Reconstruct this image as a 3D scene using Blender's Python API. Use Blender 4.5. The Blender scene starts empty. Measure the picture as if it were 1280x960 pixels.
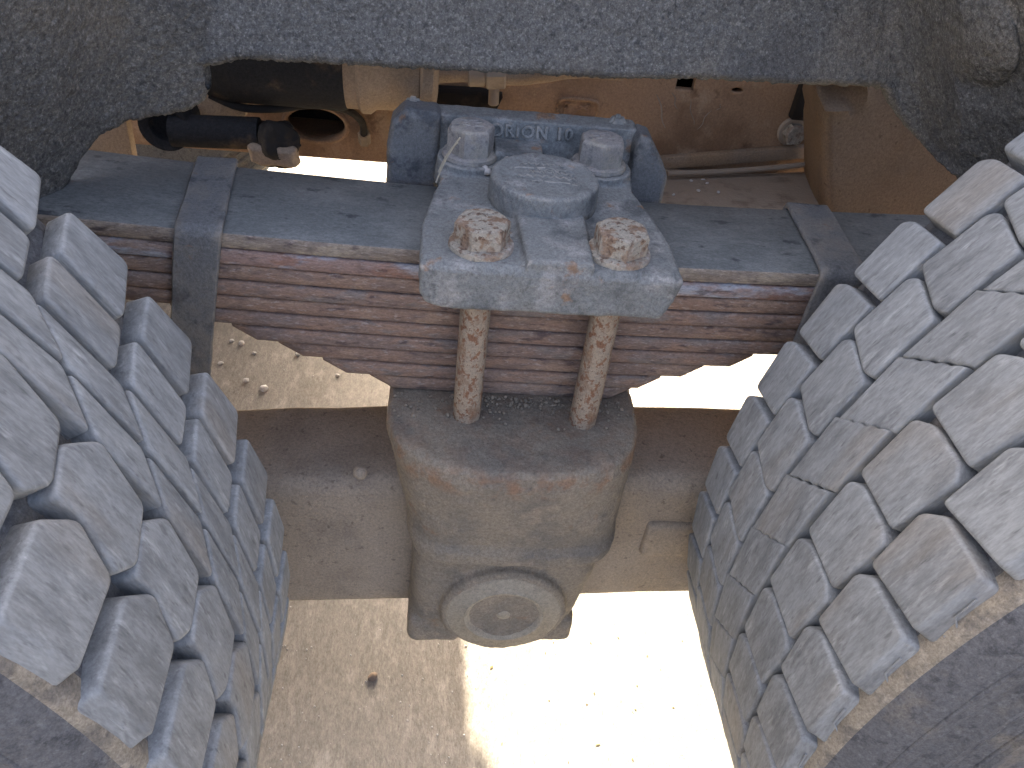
import bpy, bmesh, math, random
from mathutils import Vector, Matrix, noise
random.seed(7)
SC = bpy.context.scene
COL = SC.collection
R = math.radians

# ------------------------------------------------------------------ camera
PITCH, ROLL, YAW, FPX = 0.6825, 0.1305, 0.1328, 966.3
CAMPOS = Vector((0.0, -0.5573, 0.3217))
fw = Vector((math.sin(YAW)*math.cos(PITCH), math.cos(YAW)*math.cos(PITCH), -math.sin(PITCH)))
r0 = Vector((math.cos(YAW), -math.sin(YAW), 0)); u0 = r0.cross(fw)
cr = math.cos(ROLL)*r0 + math.sin(ROLL)*u0
cu = -math.sin(ROLL)*r0 + math.cos(ROLL)*u0
cd = bpy.data.cameras.new("camera"); cam = bpy.data.objects.new("camera", cd); COL.objects.link(cam)
cd.sensor_width = 36; cd.lens = 36*FPX/1280; cd.clip_start = 0.01; cd.clip_end = 2000
cam.matrix_world = Matrix(((cr.x, cu.x, -fw.x, CAMPOS.x), (cr.y, cu.y, -fw.y, CAMPOS.y), (cr.z, cu.z, -fw.z, CAMPOS.z), (0, 0, 0, 1)))
SC.camera = cam

# ------------------------------------------------------------------ light
SUN_EL, SUN_SKEW = R(25), R(14)          # low sun behind the truck, a little to the left
w = bpy.data.worlds.new("World"); SC.world = w; w.use_nodes = True
nt = w.node_tree; nt.nodes.clear()
sky = nt.nodes.new("ShaderNodeTexSky"); sky.sky_type = 'NISHITA'; sky.sun_disc = False
sky.sun_elevation = SUN_EL; sky.sun_rotation = -SUN_SKEW; sky.dust_density = 9.0; sky.air_density = 0.35; sky.ozone_density = 0.2
bg = nt.nodes.new("ShaderNodeBackground"); bg.inputs[1].default_value = 0.15
wo = nt.nodes.new("ShaderNodeOutputWorld")
nt.links.new(sky.outputs[0], bg.inputs[0]); nt.links.new(bg.outputs[0], wo.inputs[0])
sd = bpy.data.lights.new("sun", 'SUN'); sd.energy = 5.0; sd.angle = R(0.6); sd.color = (1, 0.91, 0.76)
sun = bpy.data.objects.new("sun", sd); COL.objects.link(sun)
tosun = Vector((-math.sin(SUN_SKEW)*math.cos(SUN_EL), math.cos(SUN_SKEW)*math.cos(SUN_EL), math.sin(SUN_EL)))
sun.rotation_euler = tosun.to_track_quat('Z', 'Y').to_euler()
sun.location = tosun*5
SC.view_settings.view_transform = 'Standard'; SC.view_settings.look = 'None'
SC.view_settings.exposure = 3.35; SC.view_settings.gamma = 1
SC.render.engine = 'CYCLES'
SC.cycles.use_denoising = True; SC.cycles.max_bounces = 8; SC.cycles.diffuse_bounces = 6

# ------------------------------------------------------------------ helpers
def at(px, py, y):
    """point on the vertical plane y seen at photo pixel (px, py)"""
    d = fw + cr*((px-640)/FPX) - cu*((py-480)/FPX)
    return CAMPOS + d*((y-CAMPOS.y)/d.y)

def mat(name, base, layers=(), rough=0.85, bumps=(), stretch=(1, 1, 1), rnd=0.0, spec=0.3, edge=None, grain=0.0, grain_scale=900, band=None):
    """base colour, layers (colour, scale, lo, hi, amount, detail) by thresholded noise, bumps (scale, distance, detail)"""
    m = bpy.data.materials.new(name); m.use_nodes = True
    t = m.node_tree; N = t.nodes; L = t.links
    p = N["Principled BSDF"]; p.inputs["Roughness"].default_value = rough
    p.inputs["Specular IOR Level"].default_value = spec
    tc = N.new("ShaderNodeTexCoord"); mp = N.new("ShaderNodeMapping"); mp.inputs["Scale"].default_value = stretch
    L.new(tc.outputs["Object"], mp.inputs["Vector"])
    vec = mp.outputs[0]
    if rnd:
        oi = N.new("ShaderNodeObjectInfo"); mu = N.new("ShaderNodeVectorMath"); mu.operation = 'SCALE'
        mu.inputs[0].default_value = (37.0, 91.0, 53.0); L.new(oi.outputs["Random"], mu.inputs["Scale"])
        ad = N.new("ShaderNodeVectorMath"); ad.operation = 'ADD'; L.new(vec, ad.inputs[0]); L.new(mu.outputs[0], ad.inputs[1]); vec = ad.outputs[0]
    def nz(scale, detail=4.0, rg=0.6):
        n = N.new("ShaderNodeTexNoise"); n.inputs["Scale"].default_value = scale
        n.inputs["Detail"].default_value = detail; n.inputs["Roughness"].default_value = rg
        L.new(vec, n.inputs["Vector"]); return n.outputs["Fac"]
    rgb = N.new("ShaderNodeRGB"); rgb.outputs[0].default_value = (*base, 1); cur = rgb.outputs[0]
    for ly in layers:
        c, s, lo, hi, amt = ly[:5]
        f = nz(s, ly[5] if len(ly) > 5 else 4.0)
        mr = N.new("ShaderNodeMapRange"); mr.inputs["From Min"].default_value = lo; mr.inputs["From Max"].default_value = hi
        mr.inputs["To Min"].default_value = 0; mr.inputs["To Max"].default_value = amt; mr.interpolation_type = 'SMOOTHSTEP'
        L.new(f, mr.inputs["Value"])
        mx = N.new("ShaderNodeMix"); mx.data_type = 'RGBA'
        L.new(mr.outputs[0], mx.inputs[0]); L.new(cur, mx.inputs[6]); mx.inputs[7].default_value = (*c, 1); cur = mx.outputs[2]
    if band:       # rust stain running round the body at one height: (colour, z, half width, amount, noise scale)
        sx = N.new("ShaderNodeSeparateXYZ"); L.new(tc.outputs["Object"], sx.inputs[0])
        a1 = N.new("ShaderNodeMath"); a1.operation = 'SUBTRACT'; L.new(sx.outputs["Z"], a1.inputs[0]); a1.inputs[1].default_value = band[1]
        a2 = N.new("ShaderNodeMath"); a2.operation = 'ABSOLUTE'; L.new(a1.outputs[0], a2.inputs[0])
        m1 = N.new("ShaderNodeMapRange"); m1.interpolation_type = 'SMOOTHSTEP'; m1.inputs["From Min"].default_value = band[2]; m1.inputs["From Max"].default_value = 0
        m1.inputs["To Max"].default_value = band[3]; L.new(a2.outputs[0], m1.inputs["Value"])
        m2 = N.new("ShaderNodeMapRange"); m2.interpolation_type = 'SMOOTHSTEP'; m2.inputs["From Min"].default_value = .42; m2.inputs["From Max"].default_value = .62; L.new(nz(band[4], 5), m2.inputs["Value"])
        m3 = N.new("ShaderNodeMath"); m3.operation = 'MULTIPLY'; L.new(m1.outputs[0], m3.inputs[0]); L.new(m2.outputs[0], m3.inputs[1])
        mx = N.new("ShaderNodeMix"); mx.data_type = 'RGBA'; L.new(m3.outputs[0], mx.inputs[0]); L.new(cur, mx.inputs[6]); mx.inputs[7].default_value = (*band[0], 1); cur = mx.outputs[2]
    if grain:      # fine salt-and-pepper dust grain
        f = nz(grain_scale, 2.0, .8); f2 = nz(grain_scale*.37, 2.0, .7)
        av = N.new("ShaderNodeMath"); av.operation = 'ADD'; L.new(f, av.inputs[0]); L.new(f2, av.inputs[1])
        mr = N.new("ShaderNodeMapRange"); mr.inputs["From Min"].default_value = .72; mr.inputs["From Max"].default_value = 1.28
        mr.inputs["To Min"].default_value = 1-grain; mr.inputs["To Max"].default_value = 1+grain; L.new(av.outputs[0], mr.inputs["Value"])
        hg = N.new("ShaderNodeHueSaturation"); L.new(mr.outputs[0], hg.inputs["Value"]); L.new(cur, hg.inputs["Color"]); cur = hg.outputs[0]
    if edge:       # rubbed, dusty convex edges
        ge = N.new("ShaderNodeNewGeometry"); mr = N.new("ShaderNodeMapRange"); mr.interpolation_type = 'SMOOTHSTEP'
        mr.inputs["From Min"].default_value = edge[2]; mr.inputs["From Max"].default_value = edge[3]; mr.inputs["To Max"].default_value = edge[1]
        L.new(ge.outputs["Pointiness"], mr.inputs["Value"])
        mu2 = N.new("ShaderNodeMath"); mu2.operation = 'MULTIPLY'; L.new(mr.outputs[0], mu2.inputs[0])
        mr2 = N.new("ShaderNodeMapRange"); mr2.inputs["From Min"].default_value = .35; mr2.inputs["From Max"].default_value = .6; L.new(nz(60), mr2.inputs["Value"]); L.new(mr2.outputs[0], mu2.inputs[1])
        mx = N.new("ShaderNodeMix"); mx.data_type = 'RGBA'; L.new(mu2.outputs[0], mx.inputs[0]); L.new(cur, mx.inputs[6]); mx.inputs[7].default_value = (*edge[0], 1); cur = mx.outputs[2]
    if rnd:
        hv = N.new("ShaderNodeHueSaturation"); ma = N.new("ShaderNodeMapRange")
        ma.inputs["To Min"].default_value = 1-rnd; ma.inputs["To Max"].default_value = 1+rnd
        L.new(oi.outputs["Random"], ma.inputs["Value"]); L.new(ma.outputs[0], hv.inputs["Value"]); L.new(cur, hv.inputs["Color"]); cur = hv.outputs[0]
    L.new(cur, p.inputs["Base Color"])
    prev = None
    for b in bumps:
        f = nz(b[0], b[2] if len(b) > 2 else 4.0)
        bp = N.new("ShaderNodeBump"); bp.inputs["Distance"].default_value = b[1]; bp.inputs["Strength"].default_value = 1.0
        L.new(f, bp.inputs["Height"])
        if prev: L.new(prev, bp.inputs["Normal"])
        prev = bp.outputs[0]
    if prev: L.new(prev, p.inputs["Normal"])
    return m

def mesh_of(bm, name, smooth=40):
    me = bpy.data.meshes.new(name); bm.normal_update(); bm.to_mesh(me); bm.free()
    if smooth:
        me.shade_smooth()
        if smooth < 180: me.set_sharp_from_angle(angle=R(smooth))
    return me

def tag(o, label=None, cat=None, group=None, kind=None):
    for k, v in (("label", label), ("category", cat), ("group", group), ("kind", kind)):
        if v: o[k] = v
    return o

def thing(name, label, cat, loc=(0, 0, 0), group=None):
    o = bpy.data.objects.new(name, None); COL.objects.link(o); o.location = loc; o.empty_display_size = 0.05
    return tag(o, label, cat, group)

def part(name, me, mats, parent=None, world=True):
    if world and parent is not None:
        off = Vector(parent.location); q = parent.parent
        while q is not None: off += Vector(q.location); q = q.parent
        me.transform(Matrix.Translation(-off))
    o = bpy.data.objects.new(name, me); COL.objects.link(o)
    for m in (mats if isinstance(mats, (list, tuple)) else [mats]):
        me.materials.append(m)
    if parent is not None: o.parent = parent
    return o

def bm_box(bm, x0, x1, y0, y1, z0, z1, bev=0.0, seg=2, M=None):
    g = bmesh.ops.create_cube(bm, size=1.0)
    vs = g["verts"]
    for v in vs:
        v.co = Vector(((x0+x1)/2+v.co.x*(x1-x0), (y0+y1)/2+v.co.y*(y1-y0), (z0+z1)/2+v.co.z*(z1-z0)))
    es = list({e for v in vs for e in v.link_edges})
    if M is not None: bmesh.ops.transform(bm, matrix=M, verts=vs)
    if bev > 0: bmesh.ops.bevel(bm, geom=es, offset=bev, segments=seg, profile=0.5, affect='EDGES')

def bm_cyl(bm, a, b, r1, r2=None, seg=32, bev=0.0):
    a, b = Vector(a), Vector(b); r2 = r1 if r2 is None else r2
    d = b-a; q = d.to_track_quat('Z', 'Y').to_matrix().to_4x4()
    ln = d.length; prof = [(0, 0), (r1-bev, 0), (r1, bev), (r2, ln-bev), (r2-bev, ln), (0, ln)] if bev else [(0, 0), (r1, 0), (r2, ln), (0, ln)]
    bm_lathe(bm, prof, Matrix.Translation(a) @ q, seg)

def bm_lathe(bm, prof, M, seg=32):
    """profile (radius, height) spun about local z, placed by M"""
    rings = []
    for r, h in prof:
        if r < 1e-6: rings.append([bm.verts.new(M @ Vector((0, 0, h)))])
        else: rings.append([bm.verts.new(M @ Vector((r*math.cos(2*math.pi*k/seg), r*math.sin(2*math.pi*k/seg), h))) for k in range(seg)])
    for A, Bq in zip(rings, rings[1:]):
        for k in range(seg):
            k2 = (k+1) % seg
            if len(A) == 1 and len(Bq) == 1: continue
            if len(A) == 1: bm.faces.new((A[0], Bq[k2], Bq[k]))
            elif len(Bq) == 1: bm.faces.new((A[k], A[k2], Bq[0]))
            else: bm.faces.new((A[k], A[k2], Bq[k2], Bq[k]))

def bm_tube(bm, pts, r, seg=10):
    pts = [Vector(p) for p in pts]; rings = []
    for i, p in enumerate(pts):
        t = (pts[min(i+1, len(pts)-1)]-pts[max(i-1, 0)]).normalized()
        q = t.to_track_quat('Z', 'Y'); rr = r[i] if isinstance(r, (list, tuple)) else r
        rings.append([bm.verts.new(p + q @ Vector((rr*math.cos(2*math.pi*k/seg), rr*math.sin(2*math.pi*k/seg), 0))) for k in range(seg)])
    for A, Bq in zip(rings, rings[1:]):
        for k in range(seg): bm.faces.new((A[k], A[(k+1) % seg], Bq[(k+1) % seg], Bq[k]))
    bm.faces.new(rings[0][::-1]); bm.faces.new(rings[-1])

def bm_loft(bm, rings, cap=True):
    vr = [[bm.verts.new(p) for p in r] for r in rings]; n = len(vr[0])
    for A, Bq in zip(vr, vr[1:]):
        for k in range(n): bm.faces.new((A[k], A[(k+1) % n], Bq[(k+1) % n], Bq[k]))
    if cap: bm.faces.new(vr[0][::-1]); bm.faces.new(vr[-1])
    return vr

def prism(bm, outline, axis, lo, hi, bev=0.0, seg=2):
    """closed 2D outline extruded along axis 'x','y' or 'z'"""
    def P(a, b, c): return Vector({'x': (c, a, b), 'y': (a, c, b), 'z': (a, b, c)}[axis])
    A = [bm.verts.new(P(a, b, lo)) for a, b in outline]; Bq = [bm.verts.new(P(a, b, hi)) for a, b in outline]
    fs = [bm.faces.new(A), bm.faces.new(Bq[::-1])]
    n = len(A)
    for k in range(n): fs.append(bm.faces.new((A[k], Bq[k], Bq[(k+1) % n], A[(k+1) % n])))
    bmesh.ops.recalc_face_normals(bm, faces=fs)
    if bev > 0:
        es = list({e for f in fs[:2] for e in f.edges})
        bmesh.ops.bevel(bm, geom=es, offset=bev, segments=seg, profile=0.5, affect='EDGES')

def cast(bm, voxel, it=4, amp=0.0, scale=60, amp2=0.0, scale2=250):
    """fuse overlapping solids into one cast body with filleted joints and an uneven skin"""
    me = bpy.data.meshes.new("tmp"); bm.normal_update(); bmesh.ops.recalc_face_normals(bm, faces=bm.faces); bm.to_mesh(me); bm.free()
    o = bpy.data.objects.new("tmp", me); COL.objects.link(o)
    md = o.modifiers.new("r", 'REMESH'); md.mode = 'VOXEL'; md.voxel_size = voxel
    sm = o.modifiers.new("s", 'SMOOTH'); sm.factor = 0.5; sm.iterations = it
    dg = bpy.context.evaluated_depsgraph_get()
    res = bpy.data.meshes.new_from_object(o.evaluated_get(dg))
    bpy.data.objects.remove(o); bpy.data.meshes.remove(me)
    roughen(res, amp, scale, amp2, scale2)
    res.shade_smooth()
    return res

def roughen(me, amp, scale, amp2=0.0, scale2=250):
    if not (amp or amp2): return
    ns = [v.normal.copy() for v in me.vertices]
    for v, n in zip(me.vertices, ns):
        d = amp*noise.noise(v.co*scale)
        if amp2: d += amp2*noise.noise(v.co*scale2)
        v.co += n*d
    me.update()

def text_mesh(body, size, depth, M, name="lettering"):
    c = bpy.data.curves.new(name, 'FONT'); c.body = body; c.size = size; c.extrude = depth; c.align_x = 'CENTER'; c.align_y = 'CENTER'
    c.resolution_u = 3; c.space_character = 1.18; c.bevel_depth = depth*0.35; c.bevel_resolution = 1
    o = bpy.data.objects.new(name, c); COL.objects.link(o)
    me = bpy.data.meshes.new_from_object(o.evaluated_get(bpy.context.evaluated_depsgraph_get()))
    bpy.data.objects.remove(o); bpy.data.curves.remove(c)
    me.transform(M); me.materials.clear(); return me

def basis(o, ex, ey):
    ex = Vector(ex).normalized(); ez = ex.cross(Vector(ey)).normalized(); ey = ez.cross(ex); o = Vector(o)
    return Matrix(((ex.x, ey.x, ez.x, o.x), (ex.y, ey.y, ez.y, o.y), (ex.z, ey.z, ez.z, o.z), (0, 0, 0, 1)))

# ------------------------------------------------------------------ materials
M_RUB = mat("worn_tyre_rubber", (0.228, 0.236, 0.23), [((0.14, 0.145, 0.142), 80, .44, .66, .65, 6), ((0.35, 0.36, 0.345), 190, .54, .72, .6, 5), ((0.29, 0.25, 0.195), 10, .52, .7, .45), ((0.08, 0.079, 0.078), 240, .58, .72, .5, 3)],
            rough=.7, bumps=[(60, .0003), (300, .00022)], stretch=(1, 1, .24), rnd=.10, grain=.2, grain_scale=700, edge=((0.32, 0.335, 0.33), .6, .52, .6))
M_CARC = mat("tyre_carcass_rubber", (0.1, 0.1, 0.1), [((0.2, 0.17, 0.125), 18, .52, .68, .5), ((0.035, 0.036, 0.04), 90, .52, .68, .6), ((0.16, 0.16, 0.16), 240, .56, .7, .5)], rough=.8, bumps=[(90, .0012), (500, .0005)], grain=.3)
M_SHDR = mat("tan_dirt_on_shoulder", (0.25, 0.215, 0.16), [((0.14, 0.125, 0.105), 45, .46, .62, .8), ((0.33, 0.29, 0.225), 110, .52, .68, .6)], rough=.9, bumps=[(120, .0012), (500, .0006)], grain=.3)
M_RIM = mat("grey_steel_rim", (0.2, 0.2, 0.2), [((0.15, 0.08, 0.04), 20, .5, .65, .6)], rough=.6)
M_CAST = mat("blue_grey_cast_iron", (0.19, 0.196, 0.184), [((0.31, 0.3, 0.275), 32, .5, .66, .7), ((0.075, 0.08, 0.08), 22, .5, .66, .75, 6), ((0.37, 0.35, 0.31), 150, .57, .7, .5), ((0.06, 0.063, 0.064), 150, .57, .68, .6, 5), ((0.26, 0.15, 0.08), 36, .61, .7, .75)],
             rough=.75, bumps=[(70, .0014), (330, .0011), (900, .0004)], grain=.3, edge=((0.42, 0.385, 0.325), .75, .515, .575))
M_SAD = mat("dusty_saddle_iron", (0.245, 0.207, 0.152), [((0.155, 0.14, 0.115), 14, .44, .66, .8), ((0.33, 0.27, 0.195), 30, .54, .7, .55), ((0.1, 0.09, 0.08), 75, .6, .74, .55), ((0.23, 0.125, 0.065), 22, .62, .74, .6)],
            rough=.85, bumps=[(60, .0018), (260, .0010), (800, .0005)], grain=.28, edge=((0.36, 0.29, 0.205), .7, .515, .575), band=((0.27, 0.13, 0.06), .137, .022, .55, 55))  # pale edge tone: rubbed dust, also lightened as a painted highlight on the lip
M_CAP = mat("tan_dusted_cap", (0.34, 0.295, 0.215), [((0.27, 0.23, 0.17), 30, .46, .66, .6), ((0.38, 0.325, 0.245), 110, .56, .7, .5), ((0.2, 0.17, 0.13), 160, .62, .74, .5)], rough=.9, bumps=[(90, .0012), (500, .0006)], grain=.25)
M_BEAM = mat("dusty_axle_paint", (0.33, 0.275, 0.205), [((0.24, 0.2, 0.152), 12, .46, .66, .7), ((0.33, 0.26, 0.175), 7, .5, .66, .6), ((0.085, 0.07, 0.056), 120, .6, .7, .5)], rough=.85, bumps=[(90, .0018), (400, .0008)], grain=.25)
M_LTOP = mat("dark_grey_spring_steel", (0.135, 0.142, 0.134), [((0.2, 0.205, 0.19), 26, .45, .65, .7), ((0.03, 0.033, 0.038), 60, .6, .7, .7), ((0.2, 0.19, 0.16), 180, .62, .74, .4)], rough=.72, bumps=[(60, .0012), (420, .0006)], stretch=(.6, 1, 1), grain=.25)
def leaf_mat(name, base, l2, l3):
    return mat(name, base, [((0.29, 0.235, 0.185), 6, .5, .66, .6), (l2, 34, .45, .58, .8), (l3, 60, .52, .64, .8), ((0.07, 0.05, 0.05), 85, .56, .68, .7), ((0.4, 0.34, 0.29), 230, .56, .68, .55)],
               rough=.78, bumps=[(80, .0016), (500, .0008)], stretch=(.45, 1, 1.5), grain=.3)
M_LF = leaf_mat("rusty_leaf_edge", (0.25, 0.165, 0.118), (0.185, 0.135, 0.108), (0.31, 0.215, 0.15))
M_LF2 = leaf_mat("plum_rust_leaf_edge", (0.22, 0.16, 0.128), (0.27, 0.175, 0.122), (0.2, 0.172, 0.15))
M_LF1 = leaf_mat("tan_dusty_leaf_edge", (0.27, 0.225, 0.17), (0.19, 0.155, 0.125), (0.32, 0.27, 0.2))
M_LF0 = leaf_mat("bare_steel_leaf_edge", (0.27, 0.185, 0.15), (0.34, 0.37, 0.4), (0.25, 0.14, 0.1))
M_CLIP = mat("grey_clip_steel", (0.135, 0.138, 0.135), [((0.19, 0.18, 0.155), 24, .48, .66, .65), ((0.045, 0.05, 0.055), 38, .57, .68, .7), ((0.2, 0.1, 0.045), 60, .63, .73, .6)], rough=.75, bumps=[(60, .0015), (400, .0008)], grain=.28, edge=((0.3, 0.26, 0.2), .6, .515, .58))
M_BOLT = mat("rust_flecked_bolt", (0.3, 0.272, 0.215), [((0.19, 0.11, 0.062), 110, .46, .6, .85, 6), ((0.085, 0.05, 0.034), 210, .54, .64, .85), ((0.42, 0.39, 0.35), 60, .58, .7, .6)], rough=.8, bumps=[(160, .0014), (600, .0006)], grain=.3, edge=((0.38, 0.32, 0.25), .45, .52, .6))
M_BOLTG = mat("grey_weathered_bolt", (0.24, 0.225, 0.205), [((0.3, 0.27, 0.21), 70, .5, .66, .6), ((0.08, 0.085, 0.09), 110, .56, .68, .65), ((0.24, 0.12, 0.06), 50, .62, .72, .6)], rough=.75, bumps=[(160, .0012), (600, .0006)], grain=.3, edge=((0.34, 0.32, 0.26), .6, .52, .6))
M_SHANK = mat("rust_pitted_rod", (0.32, 0.258, 0.185), [((0.2, 0.09, 0.045), 190, .52, .6, .85, 5), ((0.1, 0.05, 0.03), 330, .58, .66, .75, 4), ((0.22, 0.13, 0.075), 45, .5, .64, .7), ((0.17, 0.11, 0.075), 18, .5, .7, .5)], rough=.85, bumps=[(190, -.0006, 5), (600, .0005)], stretch=(1, 1, .75), grain=.25)
M_LINER = mat("rough_black_liner", (0.12, 0.117, 0.106), [((0.22, 0.214, 0.195), 330, .5, .66, .65, 3), ((0.06, 0.06, 0.06), 190, .52, .66, .6), ((0.165, 0.148, 0.12), 6, .5, .68, .6), ((0.07, 0.07, 0.07), 8, .54, .7, .5), ((0.32, 0.31, 0.285), 700, .62, .74, .6)],
              rough=.95, bumps=[(300, .0022, 3), (800, .001)], spec=.15, grain=.4, grain_scale=700)
M_RAIL = mat("rusty_brown_chassis_paint", (0.33, 0.205, 0.115), [((0.2, 0.115, 0.06), 9, .46, .64, .85), ((0.42, 0.3, 0.185), 16, .54, .7, .7), ((0.09, 0.045, 0.022), 30, .6, .7, .6), ((0.44, 0.3, 0.17), 90, .62, .74, .5)], rough=.75, bumps=[(40, .0015), (300, .0008)], grain=.22)
M_BRK = mat("brown_dust_coat", (0.3, 0.22, 0.145), [((0.22, 0.17, 0.12), 12, .46, .66, .6), ((0.1, 0.065, 0.04), 130, .64, .72, .6), ((0.3, 0.185, 0.09), 7, .5, .7, .5)], rough=.8, bumps=[(40, .0012), (500, .0005)], grain=.22)
M_BLK = mat("black_rubber_sleeve", (0.022, 0.021, 0.02), [((0.12, 0.08, 0.045), 22, .52, .7, .7)], rough=.85, bumps=[(120, .001)], spec=.12, grain=.3)
M_HOLE = mat("dark_grease_and_shade", (0.02, 0.016, 0.012), [((0.06, 0.042, 0.026), 40, .55, .7, .6)], rough=.9, bumps=[(90, .0015)])  # near-black: grease on the bushing, painted shade above the rail nut
M_TAN = mat("tan_dust_plate", (0.33, 0.26, 0.185), [((0.17, 0.125, 0.085), 24, .48, .66, .7), ((0.36, 0.3, 0.22), 120, .58, .7, .5)], rough=.9, bumps=[(60, .002), (300, .001)])
M_PEB = mat("pale_stone", (0.5, 0.47, 0.42), [((0.34, 0.3, 0.25), 120, .5, .66, .7)], rough=.9, bumps=[(300, .001)])
M_PEBB = mat("brown_stone", (0.22, 0.16, 0.11), [((0.12, 0.09, 0.065), 120, .5, .66, .7)], rough=.9, bumps=[(300, .001)])
M_LEAFBIT = mat("dry_leaf_fleck", (0.1, 0.085, 0.03), [((0.16, 0.1, 0.04), 60, .45, .6, .8)], rough=.9)
M_STRAW = mat("dry_straw", (0.42, 0.38, 0.29), rough=.8)
M_BED = mat("dark_truck_bed_paint", (0.08, 0.08, 0.085), [((0.13, 0.11, 0.09), 3, .5, .66, .6)], rough=.7, bumps=[(20, .002)])
M_GROUND = mat("brushed_concrete", (0.225, 0.202, 0.166), [((0.18, 0.16, 0.129), 7, .45, .66, .7), ((0.33, 0.3, 0.25), 45, .52, .68, .55), ((0.16, 0.14, 0.11), 170, .6, .72, .6), ((0.2, 0.175, 0.135), 420, .55, .68, .5)],
               rough=.95, bumps=[(110, .0016), (420, .0009)], stretch=(1, .4, 1), grain=.25, grain_scale=500)

# ------------------------------------------------------------------ setting: ground
GZ = -0.705
bm = bmesh.new()
xs = [-400, -40, -8, -3, 3, 8, 40, 400]
vv = [[bm.verts.new((x, y, GZ)) for x in xs] for y in xs]
for i in range(len(xs)-1):
    for j in range(len(xs)-1): bm.faces.new((vv[i][j], vv[i][j+1], vv[i+1][j+1], vv[i+1][j]))
tag(part("ground", mesh_of(bm, "ground", 0), M_GROUND), kind="structure")

# unseen truck bed, added overhead to keep the sun off spring and wheels
t = thing("shading_truck_bed", "dark steel truck bed, unseen, added overhead to shade the chassis and wheels", "truck bed", (0, 1.2, 0.45))
bm = bmesh.new(); bm_box(bm, -2.6, 2.6, 0.26, 2.2, 0.5, 0.74, 0.02); part("bed_box", mesh_of(bm, "bed"), M_BED, t)
bm = bmesh.new()
for k in range(9): bm_box(bm, -2.3+k*0.57, -2.2+k*0.57, 0.28, 2.28, 0.42, 0.5, 0.004)
part("cross_bearer", mesh_of(bm, "bearers"), M_BED, t)

# ------------------------------------------------------------------ chassis rail
def ellipse(cx, cy, rx, ry, n=28): return [(cx+rx*math.cos(2*math.pi*k/n), cy+ry*math.sin(2*math.pi*k/n)) for k in range(n)]
def holed_plate(outer, holes, y_front, thick, name, bevel=0.0):
    """plate standing in the xz plane with openings; outlines as (x, z)"""
    c = bpy.data.curves.new(name, 'CURVE'); c.dimensions = '2D'; c.fill_mode = 'BOTH'; c.extrude = thick/2; c.bevel_depth = bevel; c.bevel_resolution = 2
    for pts in [outer]+holes:
        s = c.splines.new('POLY'); s.points.add(len(pts)-1); s.use_cyclic_u = True
        for k, (a, b) in enumerate(pts): s.points[k].co = (a, b, 0, 1)
    o = bpy.data.objects.new(name, c); COL.objects.link(o)
    me = bpy.data.meshes.new_from_object(o.evaluated_get(bpy.context.evaluated_depsgraph_get()))
    bpy.data.objects.remove(o); bpy.data.curves.remove(c)
    me.transform(Matrix(((1, 0, 0, 0), (0, 0, 1, y_front+thick/2+bevel), (0, 1, 0, 0), (0, 0, 0, 1)))); me.materials.clear()
    me.shade_smooth(); me.set_sharp_from_angle(angle=R(35))
    return me

RY = 0.36
rail = thing("chassis_rail", "rusty orange-brown chassis rail with oval holes behind the leaf spring", "chassis rail", (0.1, RY, -0.085))
oh = [at(395, 155, RY), at(560, 150, RY)]
holes = [ellipse(oh[0].x, oh[0].z, .036, .021), ellipse(oh[1].x+.012, oh[1].z-.004, .03, .018)]
sq = at(858, 103, RY); holes.append([(sq.x-.013, sq.z-.011), (sq.x+.013, sq.z-.011), (sq.x+.013, sq.z+.02), (sq.x-.013, sq.z+.02)])
s2 = at(922, 113, RY); holes.append(ellipse(s2.x, s2.z, .009, .0045, 14))
part("web", holed_plate([(-1.6, -.085), (1.6, -.085), (1.6, .42), (-1.6, .42)], holes, RY, .010, "web", .002), M_RAIL, rail)
bm = bmesh.new(); bm_box(bm, -1.6, 1.6, RY+.014, RY+.11, -.087, -.077, .002); part("bottom_flange", mesh_of(bm, "flange"), M_RAIL, rail)
bm = bmesh.new(); bm_box(bm, -1.6, 1.6, RY+.10, RY+.112, -.102, .42, .002); part("inner_web", mesh_of(bm, "inner"), M_HOLE, rail)  # near-black behind openings; unseen lower edge dropped to keep sun off the beam
# pressed rim round the oval holes
for cx, cz, rx, rz in ((oh[0].x, oh[0].z, .037, .022), (oh[1].x+.012, oh[1].z-.004, .031, .019)):
    pts = [Vector((cx+rx*math.cos(a), RY-.001, cz+rz*math.sin(a))) for a in [2*math.pi*k/36 for k in range(37)]]
    bm = bmesh.new(); bm_tube(bm, pts, .0032, 8); part("hole_rim", mesh_of(bm, "rim"), M_RAIL, rail)
shade_bar = thing("shade_beam", "dusty steel beam added unseen behind the leaf spring to block light", "beam", (.1, .34, -.19))  # unseen beam added to keep horizon light off the axle beam top
bm = bmesh.new(); bm_box(bm, -1.5, 1.5, .335, .36, -.26, -.122, .004); part("shade_plate", mesh_of(bm, "shade_bar"), M_RAIL, shade_bar)
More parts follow.
